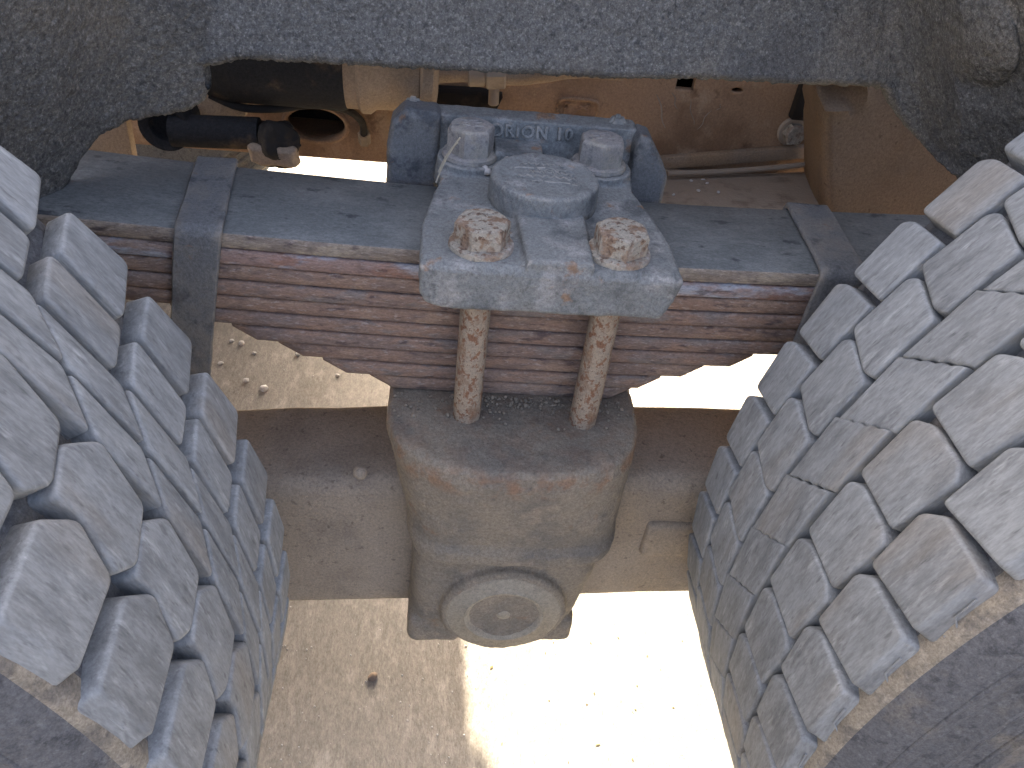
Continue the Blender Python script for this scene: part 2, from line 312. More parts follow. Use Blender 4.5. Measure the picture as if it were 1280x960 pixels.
# stamped oval pad with mark
pd = at(722, 136, RY)
bm = bmesh.new()
pts = [(pd.x+.024*math.copysign(abs(math.cos(a))**.45, math.cos(a)), pd.z+.0115*math.copysign(abs(math.sin(a))**.45, math.sin(a))) for a in [2*math.pi*k/32 for k in range(33)]]
bm_tube(bm, [Vector((a, RY-.0008, b)) for a, b in pts], .0022, 8)
pad = part("stamped_pad", mesh_of(bm, "pad"), M_RAIL, rail)
bm = bmesh.new()
for st in (((-.016, -.007), (-.016, .006), (-.010, .006)), ((-.016, 0), (-.011, 0)), ((-.004, -.006), (.004, .001), (.014, .005)), ((.002, .004), (.012, -.001))):
    bm_tube(bm, [Vector((pd.x+a, RY-.001, pd.z+b)) for a, b in st], .0011, 6)
part("stamp_mark", mesh_of(bm, "stamp"), M_RAIL, pad)
# pale runs of paint down the web
for x0, y0, x1, y1, rr in ((822, 118, 831, 160, .0011), (841, 116, 846, 136, .0009), (862, 124, 867, 156, .0007), (888, 138, 872, 162, .0007), (902, 130, 897, 138, .0006)):
    a, b = at(x0, y0, RY), at(x1, y1, RY); bm = bmesh.new()
    bm_tube(bm, [a.lerp(b, k/6)+Vector((.0015*math.sin(k*1.3+x0), 0, 0)) for k in range(7)], [rr*.5, rr*.9, rr, rr, rr*.9, rr*.8, rr*.4], 6)
    part("paint_run", mesh_of(bm, "run"), M_TAN, rail)
# lip strip and dark recess on the right, ledge plate below it
A, Bp = at(820, 203, .35), at(1012, 188, .35)
bm = bmesh.new(); ex = (Bp-A).normalized(); Mx = basis((A+Bp)/2, ex, (0, 1, 0)); ln = (Bp-A).length
bm_box(bm, -ln/2-.06, ln/2+.03, -.002, .009, -.010, .006, .002, 2, Mx); part("lip_strip", mesh_of(bm, "lip"), M_BRK, rail)
shelf = thing("suspension_shelf", "dusty tan steel shelf with pebbles below the chassis rail", "bracket", (.33, .3, -.1))
A, Bp = at(790, 272, .215), at(1030, 268, .215); A2 = at(800, 222, .345); B2 = at(1012, 214, .345)
n = Vector((0, 0, -.012))
bm = bmesh.new()
bm_loft(bm, [[A, Bp, Bp+n, A+n], [A2, B2, B2+n, A2+n]]); bmesh.ops.recalc_face_normals(bm, faces=bm.faces)
bmesh.ops.bevel(bm, geom=list(bm.edges), offset=.002, segments=2, affect='EDGES')
part("shelf_plate", mesh_of(bm, "shelf"), M_TAN, shelf)
bm = bmesh.new(); bm_box(bm, A.x, Bp.x,   .346, .358, -.16, -.062, .003); part("shelf_web", mesh_of(bm, "shelfweb"), M_BRK, shelf)
bm = bmesh.new()
C1, C2 = at(835, 217, .335), at(1005, 206, .335)
bm_tube(bm, [C1.lerp(C2, k/8)+Vector((0, 0, -.002*math.sin(k/8*math.pi))) for k in range(9)], .0035, 8)
part("weld_bead", mesh_of(bm, "weld"), M_TAN, shelf)
# nut on the rail
nb = thing("rail_nut", "pale tan nut on a bolt at the right end of the chassis rail", "nut", at(990, 165, RY))
bm = bmesh.new(); c = at(990, 165, RY-.002)
bm_lathe(bm, [(0, -.004), (.018, -.004), (.018, 0), (.0165, .002), (0, .002)], Matrix.Translation(c) @ Matrix.Rotation(R(90), 4, 'X'), 20)
part("washer", mesh_of(bm, "nutw"), M_TAN, nb)
bm = bmesh.new(); bm_lathe(bm, [(0, .001), (.0128, .001), (.0135, .003), (.0135, .013), (.0115, .015), (0, .015)], Matrix.Translation(c) @ Matrix.Rotation(R(90), 4, 'X'), 6)
part("nut_body", mesh_of(bm, "nut", 30), M_BOLT, nb)
bm = bmesh.new(); bm_box(bm, c.x-.012, c.x+.010, RY-.014, RY, c.z+.018, c.z+.062, .003); part("nut_shadow_block", mesh_of(bm, "tab"), M_HOLE, nb)  # dark block standing in for the shadow above the nut

# ------------------------------------------------------------------ right hanger bracket (smooth brown pressing)
hb = thing("hanger_bracket", "smooth dusty brown hanger bracket right of the chassis rail, above the spring", "bracket", (.45, .24, -.1))
def bracket_y(s): return .215 + .13*max(0, 1-s/.13)**2.2 + .05*s
bm = bmesh.new(); nu, nv = 40, 24; g = []
for j in range(nv+1):
    row = []
    for i in range(nu+1):
        s = i/nu; px = 1003+s*260; v = j/nv
        y = bracket_y(s)
        top = at(px, 60, y); bot = at(px+4, 330, y)
        p = top.lerp(bot, v)
        dz = math.hypot((px-1040)/36, (60+270*v-106)/17)     # pressed dimple at the top left
        if dz < 1.5: p = p + Vector((0, .030*max(0, 1-dz/1.1)**.5 - .006*math.exp(-((dz-1.15)/.2)**2), 0))
        row.append(bm.verts.new(p))
    g.append(row)
for j in range(nv):
    for i in range(nu): bm.faces.new((g[j][i], g[j+1][i], g[j+1][i+1], g[j][i+1]))
bmesh.ops.solidify(bm, geom=bm.faces[:], thickness=-.008)
bmesh.ops.recalc_face_normals(bm, faces=bm.faces)
part("pressed_plate", mesh_of(bm, "bracket", 60), M_BRK, hb)

# ------------------------------------------------------------------ pipes and rods behind the spring on the left
tk = thing("brake_cylinder", "black sleeved brake cylinder lying along the chassis rail", "cylinder", (-.14, .28, .05))
ax = Matrix.Translation((-.262, .285, .062)) @ Matrix.Rotation(R(90), 4, 'Y')
bm = bmesh.new(); bm_lathe(bm, [(0, 0), (.03, .004), (.052, .02), (.056, .04), (.056, .155), (.054, .16), (0, .16)], ax, 40); part("sleeve", mesh_of(bm, "sleeve"), M_BLK, tk)
bm = bmesh.new(); bm_lathe(bm, [(0, .155), (.053, .155), (.053, .172), (.057, .176), (.057, .184), (.052, .19), (.05, .235), (.047, .238), (0, .238)], ax, 40); part("barrel", mesh_of(bm, "barrel"), M_BRK, tk)
bm = bmesh.new(); bm_lathe(bm, [(0, .236), (.052, .236), (.055, .239), (.055, .249), (.05, .252), (.03, .254), (0, .254)], ax, 40); part("collar", mesh_of(bm, "collar"), M_BRK, tk)
pp = thing("air_pipe", "thin dusty air pipe with a coupling running behind the clamp", "pipe", (.1, .3, .06))
a, b = at(528, 92, .3), at(780, 84, .3)
bm = bmesh.new(); bm_tube(bm, [a.lerp(b, k/10)+Vector((0, 0, .003*math.sin(k))) for k in range(11)], .0125, 14); part("tube", mesh_of(bm, "tube"), M_BRK, pp)
cpl = a.lerp(b, .36); dx = (b-a).normalized()
bm = bmesh.new(); bm_cyl(bm, cpl-dx*.011, cpl+dx*.011, .0185, seg=6, bev=.002); bm_cyl(bm, cpl-dx*.03, cpl-dx*.011, .015, seg=20, bev=.002); part("coupling", mesh_of(bm, "coupling", 30), M_TAN, pp)
bm = bmesh.new(); bm_cyl(bm, cpl+Vector((0, 0, -.012)), cpl+Vector((0.001, 0, -.036)), .006, seg=14, bev=.001); part("drain_nipple", mesh_of(bm, "nip"), M_TAN, pp)

lb = thing("support_plate", "brown flat support plate left of the brake cylinder", "bracket", (-.25, .3, 0))
o = [at(x, y, .3) for x, y in ((252, 60), (268, 78), (282, 100), (308, 122), (309, 142), (300, 147), (246, 150), (244, 60))]
bm = bmesh.new(); prism(bm, [(q.x, q.z) for q in o], 'y', .292, .306, .002); part("plate", mesh_of(bm, "supplate"), M_BRK, lb)
bx = thing("rear_bracket", "dusty brown bracket plate at the far left above the spring", "bracket", (-.36, .27, -.05))
o = [at(x, y, .29) for x, y in ((100, 120), (165, 120), (160, 150), (172, 215), (90, 215))]
bm = bmesh.new(); prism(bm, [(q.x, q.z) for q in o], 'y', .285, .30, .002); part("plate", mesh_of(bm, "rearplate"), M_BRK, bx)

rod = thing("torque_rod", "black torque rod ending in a greasy bushing eye beside the spring clip", "rod", (-.22, .25, -.03))
a, b = at(215, 163, .25), at(325, 167, .25)
bm = bmesh.new(); bm_tube(bm, [a.lerp(b, k/6) for k in range(7)], .0165, 20); part("bar", mesh_of(bm, "bar"), M_BLK, rod)
c = at(340, 172, .25)
bm = bmesh.new(); bm_lathe(bm, [(0, -.026), (.019, -.026), (.0205, -.022), (.0205, .022), (.019, .026), (0, .026)], Matrix.Translation(c+Vector((0, 0, -.004))) @ Matrix.Rotation(R(70), 4, 'X') @ Matrix.Rotation(R(35), 4, 'Y'), 28); bm_box(bm, c.x-.012, c.x+.022, c.y-.02, c.y+.012, c.z-.026, c.z+.014, .005, 2)
bm_tube(bm, [b, b.lerp(c, .6), c], [.0165, .018, .018], 18)
part("bushing_eye", cast(bm, .003, 3, .004, 60, .0015, 200), M_HOLE, rod)
bm = bmesh.new(); cc = at(345, 190, .235); bm_box(bm, cc.x-.028, cc.x+.022, .225, .255, cc.z-.014, cc.z+.008, .004, 2)
part("bushing_clamp", cast(bm, .0025, 3, .004, 50, .001, 200), M_BRK, rod)
c = at(208, 155, .25)
bm = bmesh.new(); bm_lathe(bm, [(0, -.004), (.016, -.004), (.017, .004), (.022, .008), (.026, .008), (.027, .0), (.027, -.03), (0, -.03)], Matrix.Translation(c) @ Matrix.Rotation(R(90), 4, 'X'), 28)
part("end_cap", mesh_of(bm, "endcap"), M_BLK, rod)

hs = thing("brake_hose", "thin black hose looping from the brake cylinder to the rail", "hose", at(420, 140, .31))
pts = [at(*q) for q in ((262, 118, .27), (300, 134, .27), (345, 136, .275), (390, 131, .29), (432, 137, .31), (452, 152, .335), (455, 170, .35))]
cr_ = []
for a0, a1, a2, a3 in zip([pts[0]]+pts[:-2], pts[:-1], pts[1:], pts[2:]+[pts[-1]]):
    for k in range(5):
        t = k/5; cr_.append(.5*((2*a1)+(a2-a0)*t+(2*a0-5*a1+4*a2-a3)*t*t+(3*a1-a0-3*a2+a3)*t**3))
bm = bmesh.new(); bm_tube(bm, cr_+[pts[-1]], .0042, 10); part("hose_tube", mesh_of(bm, "hose"), M_HOLE, hs)
bm = bmesh.new(); bm_cyl(bm, pts[-1]+Vector((0, 0, .004)), pts[-1]+Vector((0, .008, -.012)), .0075, seg=6, bev=.001); part("hose_fitting", mesh_of(bm, "fit", 30), M_TAN, hs)
st = thing("clamp_strap", "narrow brown strap bracket standing on the rail behind the air pipe", "bracket", at(575, 130, .34))
bm = bmesh.new(); o_ = [at(x, y, .34) for x, y in ((528, 108), (600, 112), (628, 118), (612, 150), (585, 162), (540, 160), (530, 140))]
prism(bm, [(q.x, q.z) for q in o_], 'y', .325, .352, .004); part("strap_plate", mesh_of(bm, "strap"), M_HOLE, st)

# ------------------------------------------------------------------ wheel well liner (rough coated)
def lerp_tab(tab, x):
    if x <= tab[0][0]: return tab[0][1]
    for (a, b), (c, d) in zip(tab, tab[1:]):
        if x <= c: return b+(d-b)*(x-a)/(c-a)
    return tab[-1][1]
def liner_sheet(name, px0, px1, ptop, edge, depth, nu, nv, parent, amp=.0013, extra=None):
    """coated sheet: top at ptop, lower edge follows edge(px); depth(px, v) gives its distance; rounded, ragged lower rim"""
    bm = bmesh.new(); rows = []
    prof = [(k/nv)**.8 for k in range(nv+1)]
    for v in prof:
        row = []
        for i in range(nu+1):
            px = px0+(px1-px0)*i/nu
            e = edge(px)+2.2*noise.noise((px*.09, 3.1, 0))+2.2*noise.noise((px*.3, 9.1, 0)); py = ptop+(e-ptop)*v
            y = depth(px, v)
            p = at(px, py, y)
            row.append(p)
        rows.append(row)
    # rolled rim: continue round and back behind the edge
    last = rows[-1]
    for k in range(1, 7):
        a = k/6*math.pi
        rows.append([p+Vector((0, .011*(1-math.cos(a)), -.008*math.sin(a))) for p in last])
    rows.append([p+Vector((0, .022, .05)) for p in last])
    g = [[bm.verts.new(p) for p in r] for r in rows]
    for A, Bq in zip(g, g[1:]):
        for i in range(nu): bm.faces.new((A[i], Bq[i], Bq[i+1], A[i+1]))
    bmesh.ops.recalc_face_normals(bm, faces=bm.faces)
    me = mesh_of(bm, name, 180)
    c = me.polygons[len(me.polygons)//3]
    if c.normal.y > 0: me.flip_normals()
    if extra:
        for v in me.vertices: v.co += extra(v.co)
        me.update()
    roughen(me, amp, 110, amp*.75, 260)
    return part(name, me, M_LINER, parent)
liner = thing("wheel_well_liner", "rough black coated wheel well liner hanging above the spring", "liner", (.1, .16, .1))
e_mid = [(200, 84), (250, 82), (300, 72), (380, 76), (520, 84), (640, 90), (760, 96), (900, 98), (1000, 104), (1120, 108), (1180, 118)]
liner_sheet("centre_panel", 205, 1132, -260, lambda x: lerp_tab(e_mid, x)-6, lambda px, v: .16-.03*v**3, 380, 90, liner)
e_l = [(-80, 560), (40, 330), (62, 268), (75, 226), (95, 192), (120, 165), (155, 148), (205, 140), (235, 134), (250, 122), (258, 105)]
d_l = [(-80, -.06), (0, .0), (75, .04), (110, .07), (160, .105), (220, .128), (258, .138)]
liner_sheet("left_flap", -60, 256, -260, lambda x: lerp_tab(e_l, x)-4, lambda px, v: lerp_tab(d_l, px)-.012*math.sin(v*3.1), 170, 150, liner)
e_r = [(1095, 104), (1112, 112), (1130, 142), (1150, 165), (1172, 190), (1200, 216), (1240, 250), (1350, 420)]
d_r = [(1095, .168), (1125, .150), (1150, .125), (1200, .05), (1280, .0), (1350, -.05)]
fold = at(1245, 45, .02)
def fold_bump(co):
    d = (co-fold).length; return Vector((0, -.022*math.exp(-(d/.028)**2)+.014*math.exp(-((d-.042)/.012)**2), 0))
liner_sheet("right_flap", 1095, 1350, -260, lambda x: lerp_tab(e_r, x)-5, lambda px, v: lerp_tab(d_r, px)-.015*math.sin(v*3.1)*min(1, max(0, (px-1110)/60))-.03*v**3*min(1, max(0, (1180-px)/70)), 150, 140, liner, .0013, fold_bump)

# ------------------------------------------------------------------ axle beam
beam = thing("axle_beam", "dusty brown axle beam running behind the saddle", "axle", (.08, .03, -.34))
def beam_ring(x):
    s = (x+.165)/.46; zt = -.250+.026*s; zb = -.456+.034*s
    zt -= .012*max(0, abs(s-.55)-.25)**1.5*2
    pts = []
    y0, y1, r = -.03, .095, .018
    for cx, cz, a0 in ((y0+r, zt-r, 180), (y1-r, zt-r, 90), (y1-r, zb+r, 0), (y0+r, zb+r, -90)):
        for k in range(5):
            a = R(a0-90*k/4); pts.append(Vector((x, cx+r*math.cos(a), cz+r*math.sin(a))))
    return pts
bm = bmesh.new(); bm_loft(bm, [beam_ring(-.9+k*.05) for k in range(42)]); bmesh.ops.recalc_face_normals(bm, faces=bm.faces)
bmesh.ops.subdivide_edges(bm, edges=[e for e in bm.edges if abs(e.verts[0].co.x-e.verts[1].co.x) < 1e-5 and e.calc_length() > .05], cuts=6)
me = mesh_of(bm, "beam", 50); roughen(me, .0012, 25); part("beam_body", me, M_BEAM, beam)
c = at(840, 672, -.03)
bm = bmesh.new(); bm_box(bm, c.x-.032, c.x+.05, -.0375, -.02, c.z-.026, c.z+.026, .006, 3); plq = part("cast_pad", mesh_of(bm, "castpad"), M_BEAM, beam)
c = at(450, 590, -.03)
bm = bmesh.new(); bm_lathe(bm, [(0, 0), (.010, 0), (.009, .006), (.006, .009), (0, .01)], Matrix.Translation((c.x, -.03, c.z)) @ Matrix.Rotation(R(90), 4, 'X') @ Matrix.Scale(.7, 4), 16)
part("grease_plug", mesh_of(bm, "plug"), M_BEAM, beam)

# ------------------------------------------------------------------ saddle
sad = thing("spring_saddle", "dusty cast iron saddle with round trunnion cap under the leaf spring", "saddle", (.08, 0, -.3))
def sring(z, x0, x1, yf, yb, p=2.6, n=40):
    cx, hw = (x0+x1)/2, (x1-x0)/2; ys = -.012
    pts = [Vector((cx-hw*math.copysign(abs(math.cos(a))**(2/p), math.cos(a)), ys+(yf-ys)*math.sin(a)**(2/p), z)) for a in [math.pi*k/n for k in range(n+1)]]
    pts += [Vector((x1, yb, z)), Vector((x0, yb, z))]
    return pts
bm = bmesh.new()
bm_loft(bm, [sring(-.149, -.036, .190, -.101, .12, 2.5), sring(-.153, -.040, .194, -.106, .12, 2.5), sring(-.165, -.040, .194, -.108, .12, 2.6), sring(-.215, -.027, .191, -.102, .12, 3.4),
             sring(-.255, -.018, .188, -.097, .12, 4.5), sring(-.263, -.0185, .1895, -.1015, .12, 4.8), sring(-.277, -.0175, .1885, -.1015, .12, 5), sring(-.2795, -.013, .184, -.092, .12, 5)])
bm_loft(bm, [sring(-.27, -.009, .180, -.081, .11, 6), sring(-.33, -.013, .177, -.084, .11, 6), sring(-.395, -.014, .167, -.083, .11, 6), sring(-.430, -.013, .158, -.072, .1, 4), sring(-.446, .0, .145, -.055, .09, 4)])
capc = Vector((.0845, 0, -.367))
Mc = Matrix.Translation((capc.x, -.094, capc.z)) @ Matrix.Rotation(R(-90), 4, 'X')
bm_lathe(bm, [(0, .06), (.0, 0), (.062, 0), (.066, .004), (.068, .06), (0, .06)][1:], Mc, 48)
bm_box(bm, -.015, .045, -.078, 0, -.448, -.40, .010, 3); bm_box(bm, .12, .167, -.078, 0, -.444, -.40, .010, 3)
part("saddle_body", cast(bm, .0022, 3, .0016, 30, .0007, 140), M_SAD, sad)
bm = bmesh.new(); bm_lathe(bm, [(0, -.0015), (.006, -.0015), (.0075, .000), (.010, .0015), (.034, .0012), (.037, -.0005), (.0385, -.0035), (.041, -.004), (.0425, -.0015), (.058, -.0015), (.0605, .0015), (.060, .01), (0, .01)], Mc, 56)
me = mesh_of(bm, "cap", 60); part("trunnion_cap", me, M_CAP, sad)

# ------------------------------------------------------------------ leaf spring
spring = thing("leaf_spring", "rusty multi-leaf truck spring pack with grey top leaf between the tyres", "leaf spring", (.08, .06, -.15))
K, X0, LT, SW = .0654, .1197, .015, .1215
def zt(x): return K*(x-X0)**2
halves = [(-.75, .85), (-.62, .74), (-.42, .52), (-.35, .43), (-.28, .375), (-.225, .34), (-.176, .298), (-.138, .255), (-.100, .216), (-.058, .191)]
for i, (xa, xb) in enumerate(halves):
    zo = -i*LT; nseg = max(14, int((xb-xa)/.02)); jy = random.uniform(-.0012, .0012); rings = []
    taper = .022 if i > 1 else .01
    for k in range(nseg+1):
        x = xa+(xb-xa)*k/nseg
        # add extra stations near the ends
        rings.append(x)
    rings = sorted(set(rings+[xa+taper*f for f in (.25, .5, .75, 1)]+[xb-taper*f for f in (.25, .5, .75, 1)]))
    bm = bmesh.new(); rr = []
    for x in rings:
        ed = min(x-xa, xb-x); f = min(1, ed/taper) if i > 1 else 1
        inset = (1-f)*SW*.07
        thin = LT*(.935-.42*(1-f))
        y0, y1 = inset+jy, SW-inset+jy; z1 = zt(x)+zo; z0 = z1-thin; b = .0022
        nx = Vector((-2*K*(x-X0), 0, 1)).normalized()
        pts = [(y0, z0+b), (y0-.0004, (z0+z1)/2), (y0, z1-b), (y0+b*.35, z1-b*.35), (y0+b, z1), (y1-b, z1), (y1, z1-b), (y1, z0+b), (y1-b, z0), (y0+b, z0), (y0+b*.35, z0+b*.35)]
        rr.append([Vector((x, a, c)) for a, c in pts])
    vr = bm_loft(bm, rr); bmesh.ops.recalc_face_normals(bm, faces=bm.faces)
    me = mesh_of(bm, "leaf", 50)
    for p in me.polygons: p.material_index = 0 if (p.normal.z > .8 and i == 0) else 1
    lo = part("leaf", me, [M_LTOP, [M_LF1, M_LF0, M_LF, M_LF2, M_LF, M_LF2, M_LF2, M_LF, M_LF2, M_LF][i]], spring)
    if i == 0: lo["label"] = "wide main leaf with smooth grey top face"
    if i == 1: lo["label"] = "second leaf with scraped bluish bare steel edge"

def clip(xf, xr, wd, z0, zr, label, lean=0.0):
    """steel band wrapped over the pack: front leg, top strap and rear leg in one bent strip"""
    path = [(-.0085, z0)]
    n = 7
    zt_ = zr+.0065
    path += [(-.0085, zt_-.016)] + [(-.0085+.010*(1-math.cos(a)), zt_-.010+.010*math.sin(a)) for a in [math.pi/2*k/n for k in range(n+1)]]
    path += [(SW-.0015+.010*math.sin(a), zt_-.010+.010*math.cos(a)) for a in [math.pi/2*k/n for k in range(n+1)]] + [(SW+.0085, z0)]
    bm = bmesh.new(); th = .0055; rings = []
    for idx, (y, z) in enumerate(path):
        a = path[max(idx-1, 0)]; b2 = path[min(idx+1, len(path)-1)]
        ty, tz = b2[0]-a[0], b2[1]-a[1]; l = math.hypot(ty, tz); ny, nz = tz/l, -ty/l     # inward normal
        f = (y+.0085)/(SW+.017); xc = xf+(xr-xf)*f+lean*(z-zt_)
        bvl = .0013
        pts = []
        for dx, dn in ((-wd/2+bvl, 0), (wd/2-bvl, 0), (wd/2, bvl), (wd/2, th-bvl), (wd/2-bvl, th), (-wd/2+bvl, th), (-wd/2, th-bvl), (-wd/2, bvl)):
            pts.append(Vector((xc+dx, y+ny*dn, z+nz*dn)))
        rings.append(pts)
    bm_loft(bm, rings); bmesh.ops.recalc_face_normals(bm, faces=bm.faces)
    bmesh.ops.subdivide_edges(bm, edges=[e for e in bm.edges if e.calc_length() > .03], cuts=4)
    me = mesh_of(bm, "clip", 45); roughen(me, .001, 40)
    o = part("rebound_clip", me, M_CLIP, spring); o["label"] = label
clip(-.186, -.203, .036, -.135, zt(-.19), "grey rebound clip band beside the left tyre", .2)
clip(.345, .358, .042, -.12, zt(.35), "dark rebound clip band beside the right tyre")

# ------------------------------------------------------------------ clamp block (cast top plate)
blk = thing("spring_clamp_plate", "blue-grey cast clamp plate with round boss bolted over the leaf spring", "clamp plate", (.086, .04, 0))
bm = bmesh.new()
prism(bm, [(-.009, -.060), (.180, -.060), (.1865, -.045), (.187, -.01), (.180, .05), (.172, .085), (.176, .115), (.176, .165), (-.004, .165), (-.004, .115), (-.001, .085), (-.008, .045), (-.014, 0), (-.0135, -.05)], 'z', .0025, .0265, .0035, 3)
# front skirt, lower corners cut
prism(bm, [(-.013, .024), (.187, .024), (.1835, .004), (.176, -.012), (.004, -.0135), (-.008, -.009), (-.013, 0)], 'y', -.063, -.003, .0035, 3)
# boss
bm_lathe(bm, [(0, .01), (.0505, .01), (.049, .027), (0, .027)], Matrix.Translation((.0865, .053, 0)), 56)
# rib running to the front face
prism(bm, [(.066, -.0615), (.117, -.0615), (.119, .03), (.060, .03)], 'z', .01, .0335, .003, 2)
# pads under rear bolts
for x in (.024, .145): bm_lathe(bm, [(0, .01), (.031, .01), (.029, .034), (0, .034)], Matrix.Translation((x, .118, 0)), 36)
# rear wall with sloped face, cheek humps and horns
prism(bm, [(.142, .0), (.150, .058), (.172, .060), (.178, .05), (.178, .0)], 'x', -.03, .182, .003, 2)
part("plate_casting", cast(bm, .0015, 2, .0008, 45, .0005, 160), M_CAST, blk)
def cheek(pts, y0, y1, name):
    bm = bmesh.new(); prism(bm, pts, 'y', y0, y1, .007, 3)
    part(name, cast(bm, .0019, 4, .001, 40, .0005, 160), M_CLIP, blk)
cheek([(-.054, -.06), (-.004, -.06), (-.003, .058), (-.008, .064), (-.036, .064), (-.048, .052), (-.052, .03)], .136, .17, "cheek_block")
cheek([(.178, -.06), (.217, -.06), (.217, .02), (.208, .036), (.192, .058), (.182, .060), (.178, .05)], .130, .168, "cheek_block")
for px, py in ((518, 138), (772, 160)):
    bm = bmesh.new(); c = at(px, py, .165)
    bm_loft(bm, [[c+Vector(q) for q in ((-.017, -.008, -.01), (.017, -.008, -.01), (.017, .01, -.01), (-.017, .01, -.01))], [c+Vector(q) for q in ((-.006, -.004, .013), (.003, -.004, .013), (.003, .004, .013), (-.006, .004, .013))]])
    bmesh.ops.recalc_face_normals(bm, faces=bm.faces); bmesh.ops.bevel(bm, geom=list(bm.edges), offset=.0025, segments=2, affect='EDGES')
    part("horn", mesh_of(bm, "horn"), M_CAST, blk)
# lettering on the sloped rear wall
part("lettering", text_mesh("ORION 10", .0150, .0016, basis((.0815, .1475, .0485), (1, 0, 0.01), (0, .14, .99))), M_CAST, blk)
bm = bmesh.new(); c = at(657, 184, .13)
prism(bm, [(.045, .022), (.093, .022), (.091, .0405), (.047, .042)], 'y', .112, .15, .003, 2)
lab = part("label_pad", cast(bm, .0016, 3, .0008, 60), M_CAST, blk)
part("pad_lettering", text_mesh("0.5R", .0150, .0014, basis((.070, .1115, .0325), (1, 0, 0), (0, .2, .98))), M_CAST, lab)
bm = bmesh.new(); bm_lathe(bm, [(0, .02), (.0468, .02), (.0462, .044), (.0457, .0478), (.0435, .0498), (.040, .0502), (.036, .0496), (.02, .0498), (0, .0498)], Matrix.Translation((.0865, .053, 0)), 96)
bmesh.ops.subdivide_edges(bm, edges=list(bm.edges), cuts=1)
me = mesh_of(bm, "boss", 180); roughen(me, .0010, 60, .0005, 190); part("round_boss", me, M_CAST, blk)
# worn raised logo on the boss
lg = []
bm = bmesh.new()
rg = random.Random(5)
for yy, xa, xb, am, fr in ((.074, -.020, .020, .0028, 2.1), (.066, -.026, .028, .0012, .7), (.058, -.018, .024, .0032, 2.6), (.049, -.024, .026, .0034, 1.9), (.040, -.012, .026, .0010, .5), (.062, -.004, .020, .0030, 1.3)):
    n_ = 22; run = []
    for k in range(n_+1):
        x = xa+(xb-xa)*k/n_
        run.append(Vector((.0865+x+rg.uniform(-.0006, .0006), yy+am*math.sin(k*fr)*rg.uniform(.5, 1)-.002*(x/.02)**2, .0499)))
        if rg.random() < .16 and len(run) > 2:
            bm_tube(bm, run, rg.uniform(.0006, .0010), 6); run = []
    if len(run) > 1: bm_tube(bm, run, .0008, 6)
part("boss_emblem", mesh_of(bm, "emblem"), M_CAST, blk)

# ------------------------------------------------------------------ clamp bolts
def bolt(x, y, zb, rot, m, hh, label, shank):
    t = thing("clamp_bolt", label, "bolt", (x, y, zb), "hex bolts of the spring clamp plate")
    bm = bmesh.new(); bm_lathe(bm, [(0, 0), (.0248, 0), (.0255, .0012), (.0248, .0045), (.0225, .0058), (0, .0058)], Matrix.Translation((x, y, zb)), 36)
    me = mesh_of(bm, "washer"); roughen(me, .0006, 120); part("washer", me, m, t)
    bm = bmesh.new(); S = Matrix.Translation((x, y, zb+.0055)) @ Matrix.Rotation(R(rot), 4, 'Z')
    # hexagon with chamfered, slightly domed top
    hexr = lambda r: [S @ Vector((r*math.cos(R(60*k+a)), r*math.sin(R(60*k+a)), 0)) for k in range(6) for a in (3, 30, 57)]
    def ring(r, h, rd=0.0):
        out = []
        for k in range(18):
            a = R(20*k); sect = (math.degrees(a)+30) % 60-30
            rh = r*math.cos(R(30))/math.cos(R(((math.degrees(a)) % 60)-30)) ; rr = rh*(1-rd)+rd*r*.92
            out.append(S @ Vector((rr*math.cos(a), rr*math.sin(a), h)))
        return out
    rw = .0218
    bm_loft(bm, [ring(rw, 0), ring(rw, hh*.45), ring(rw, hh*.84), ring(rw*.975, hh*.93, .25), ring(rw*.9, hh, 1), ring(rw*.55, hh*1.015, 1)])
    bmesh.ops.recalc_face_normals(bm, faces=bm.faces)
    me = mesh_of(bm, "head", 24); roughen(me, .0002, 130)
    hd = part("hex_head", me, m, t)
    bm = bmesh.new(); z = .0055+hh*1.015+zb
    q = Matrix.Translation((x, y, z)) @ Matrix.Rotation(R(rot-12), 4, 'Z')
    for a, b in (((-.007, .003), (-.002, .003)), ((-.002, .003), (-.002, -.003)), ((-.002, -.003), (-.008, -.003)), ((.003, .004), (.009, .004)), ((.009, .004), (.005, -.004)), ((.003, -.004), (.010, -.004)), ((-.009, .008), (.008, .009))):
        bm_tube(bm, [q @ Vector((*a, 0)), q @ Vector((*b, 0))], .0007, 6)
    part("head_mark", mesh_of(bm, "mark"), m, hd)
    bm = bmesh.new(); prof = [(0, 0)]+[(.0125+.0002*math.sin(k*3.1), k*.018) for k in range(12)]+[(0, .198)]
    bm_lathe(bm, prof, Matrix.Translation((x, y, -.165)) if shank else Matrix.Translation((x, y, -.165)), 24)
    me = mesh_of(bm, "shank"); roughen(me, .0006, 150); part("shank", me, M_SHANK, t)
bolt(.0325, -.031, .0255, 8, M_BOLT, .0175, "rust-flecked hex bolt at the front left corner of the clamp plate", True)
bolt(.1400, -.031, .0255, 33, M_BOLT, .018, "orange-rusted hex bolt at the front right corner of the clamp plate", True)
bolt(.0245, .118, .0335, 14, M_BOLTG, .024, "grey hex bolt beside the left cheek at the back of the clamp plate", True)
bolt(.1435, .118, .0335, 25, M_BOLTG, .022, "grey mossy hex bolt beside the right cheek at the back of the clamp plate", True)

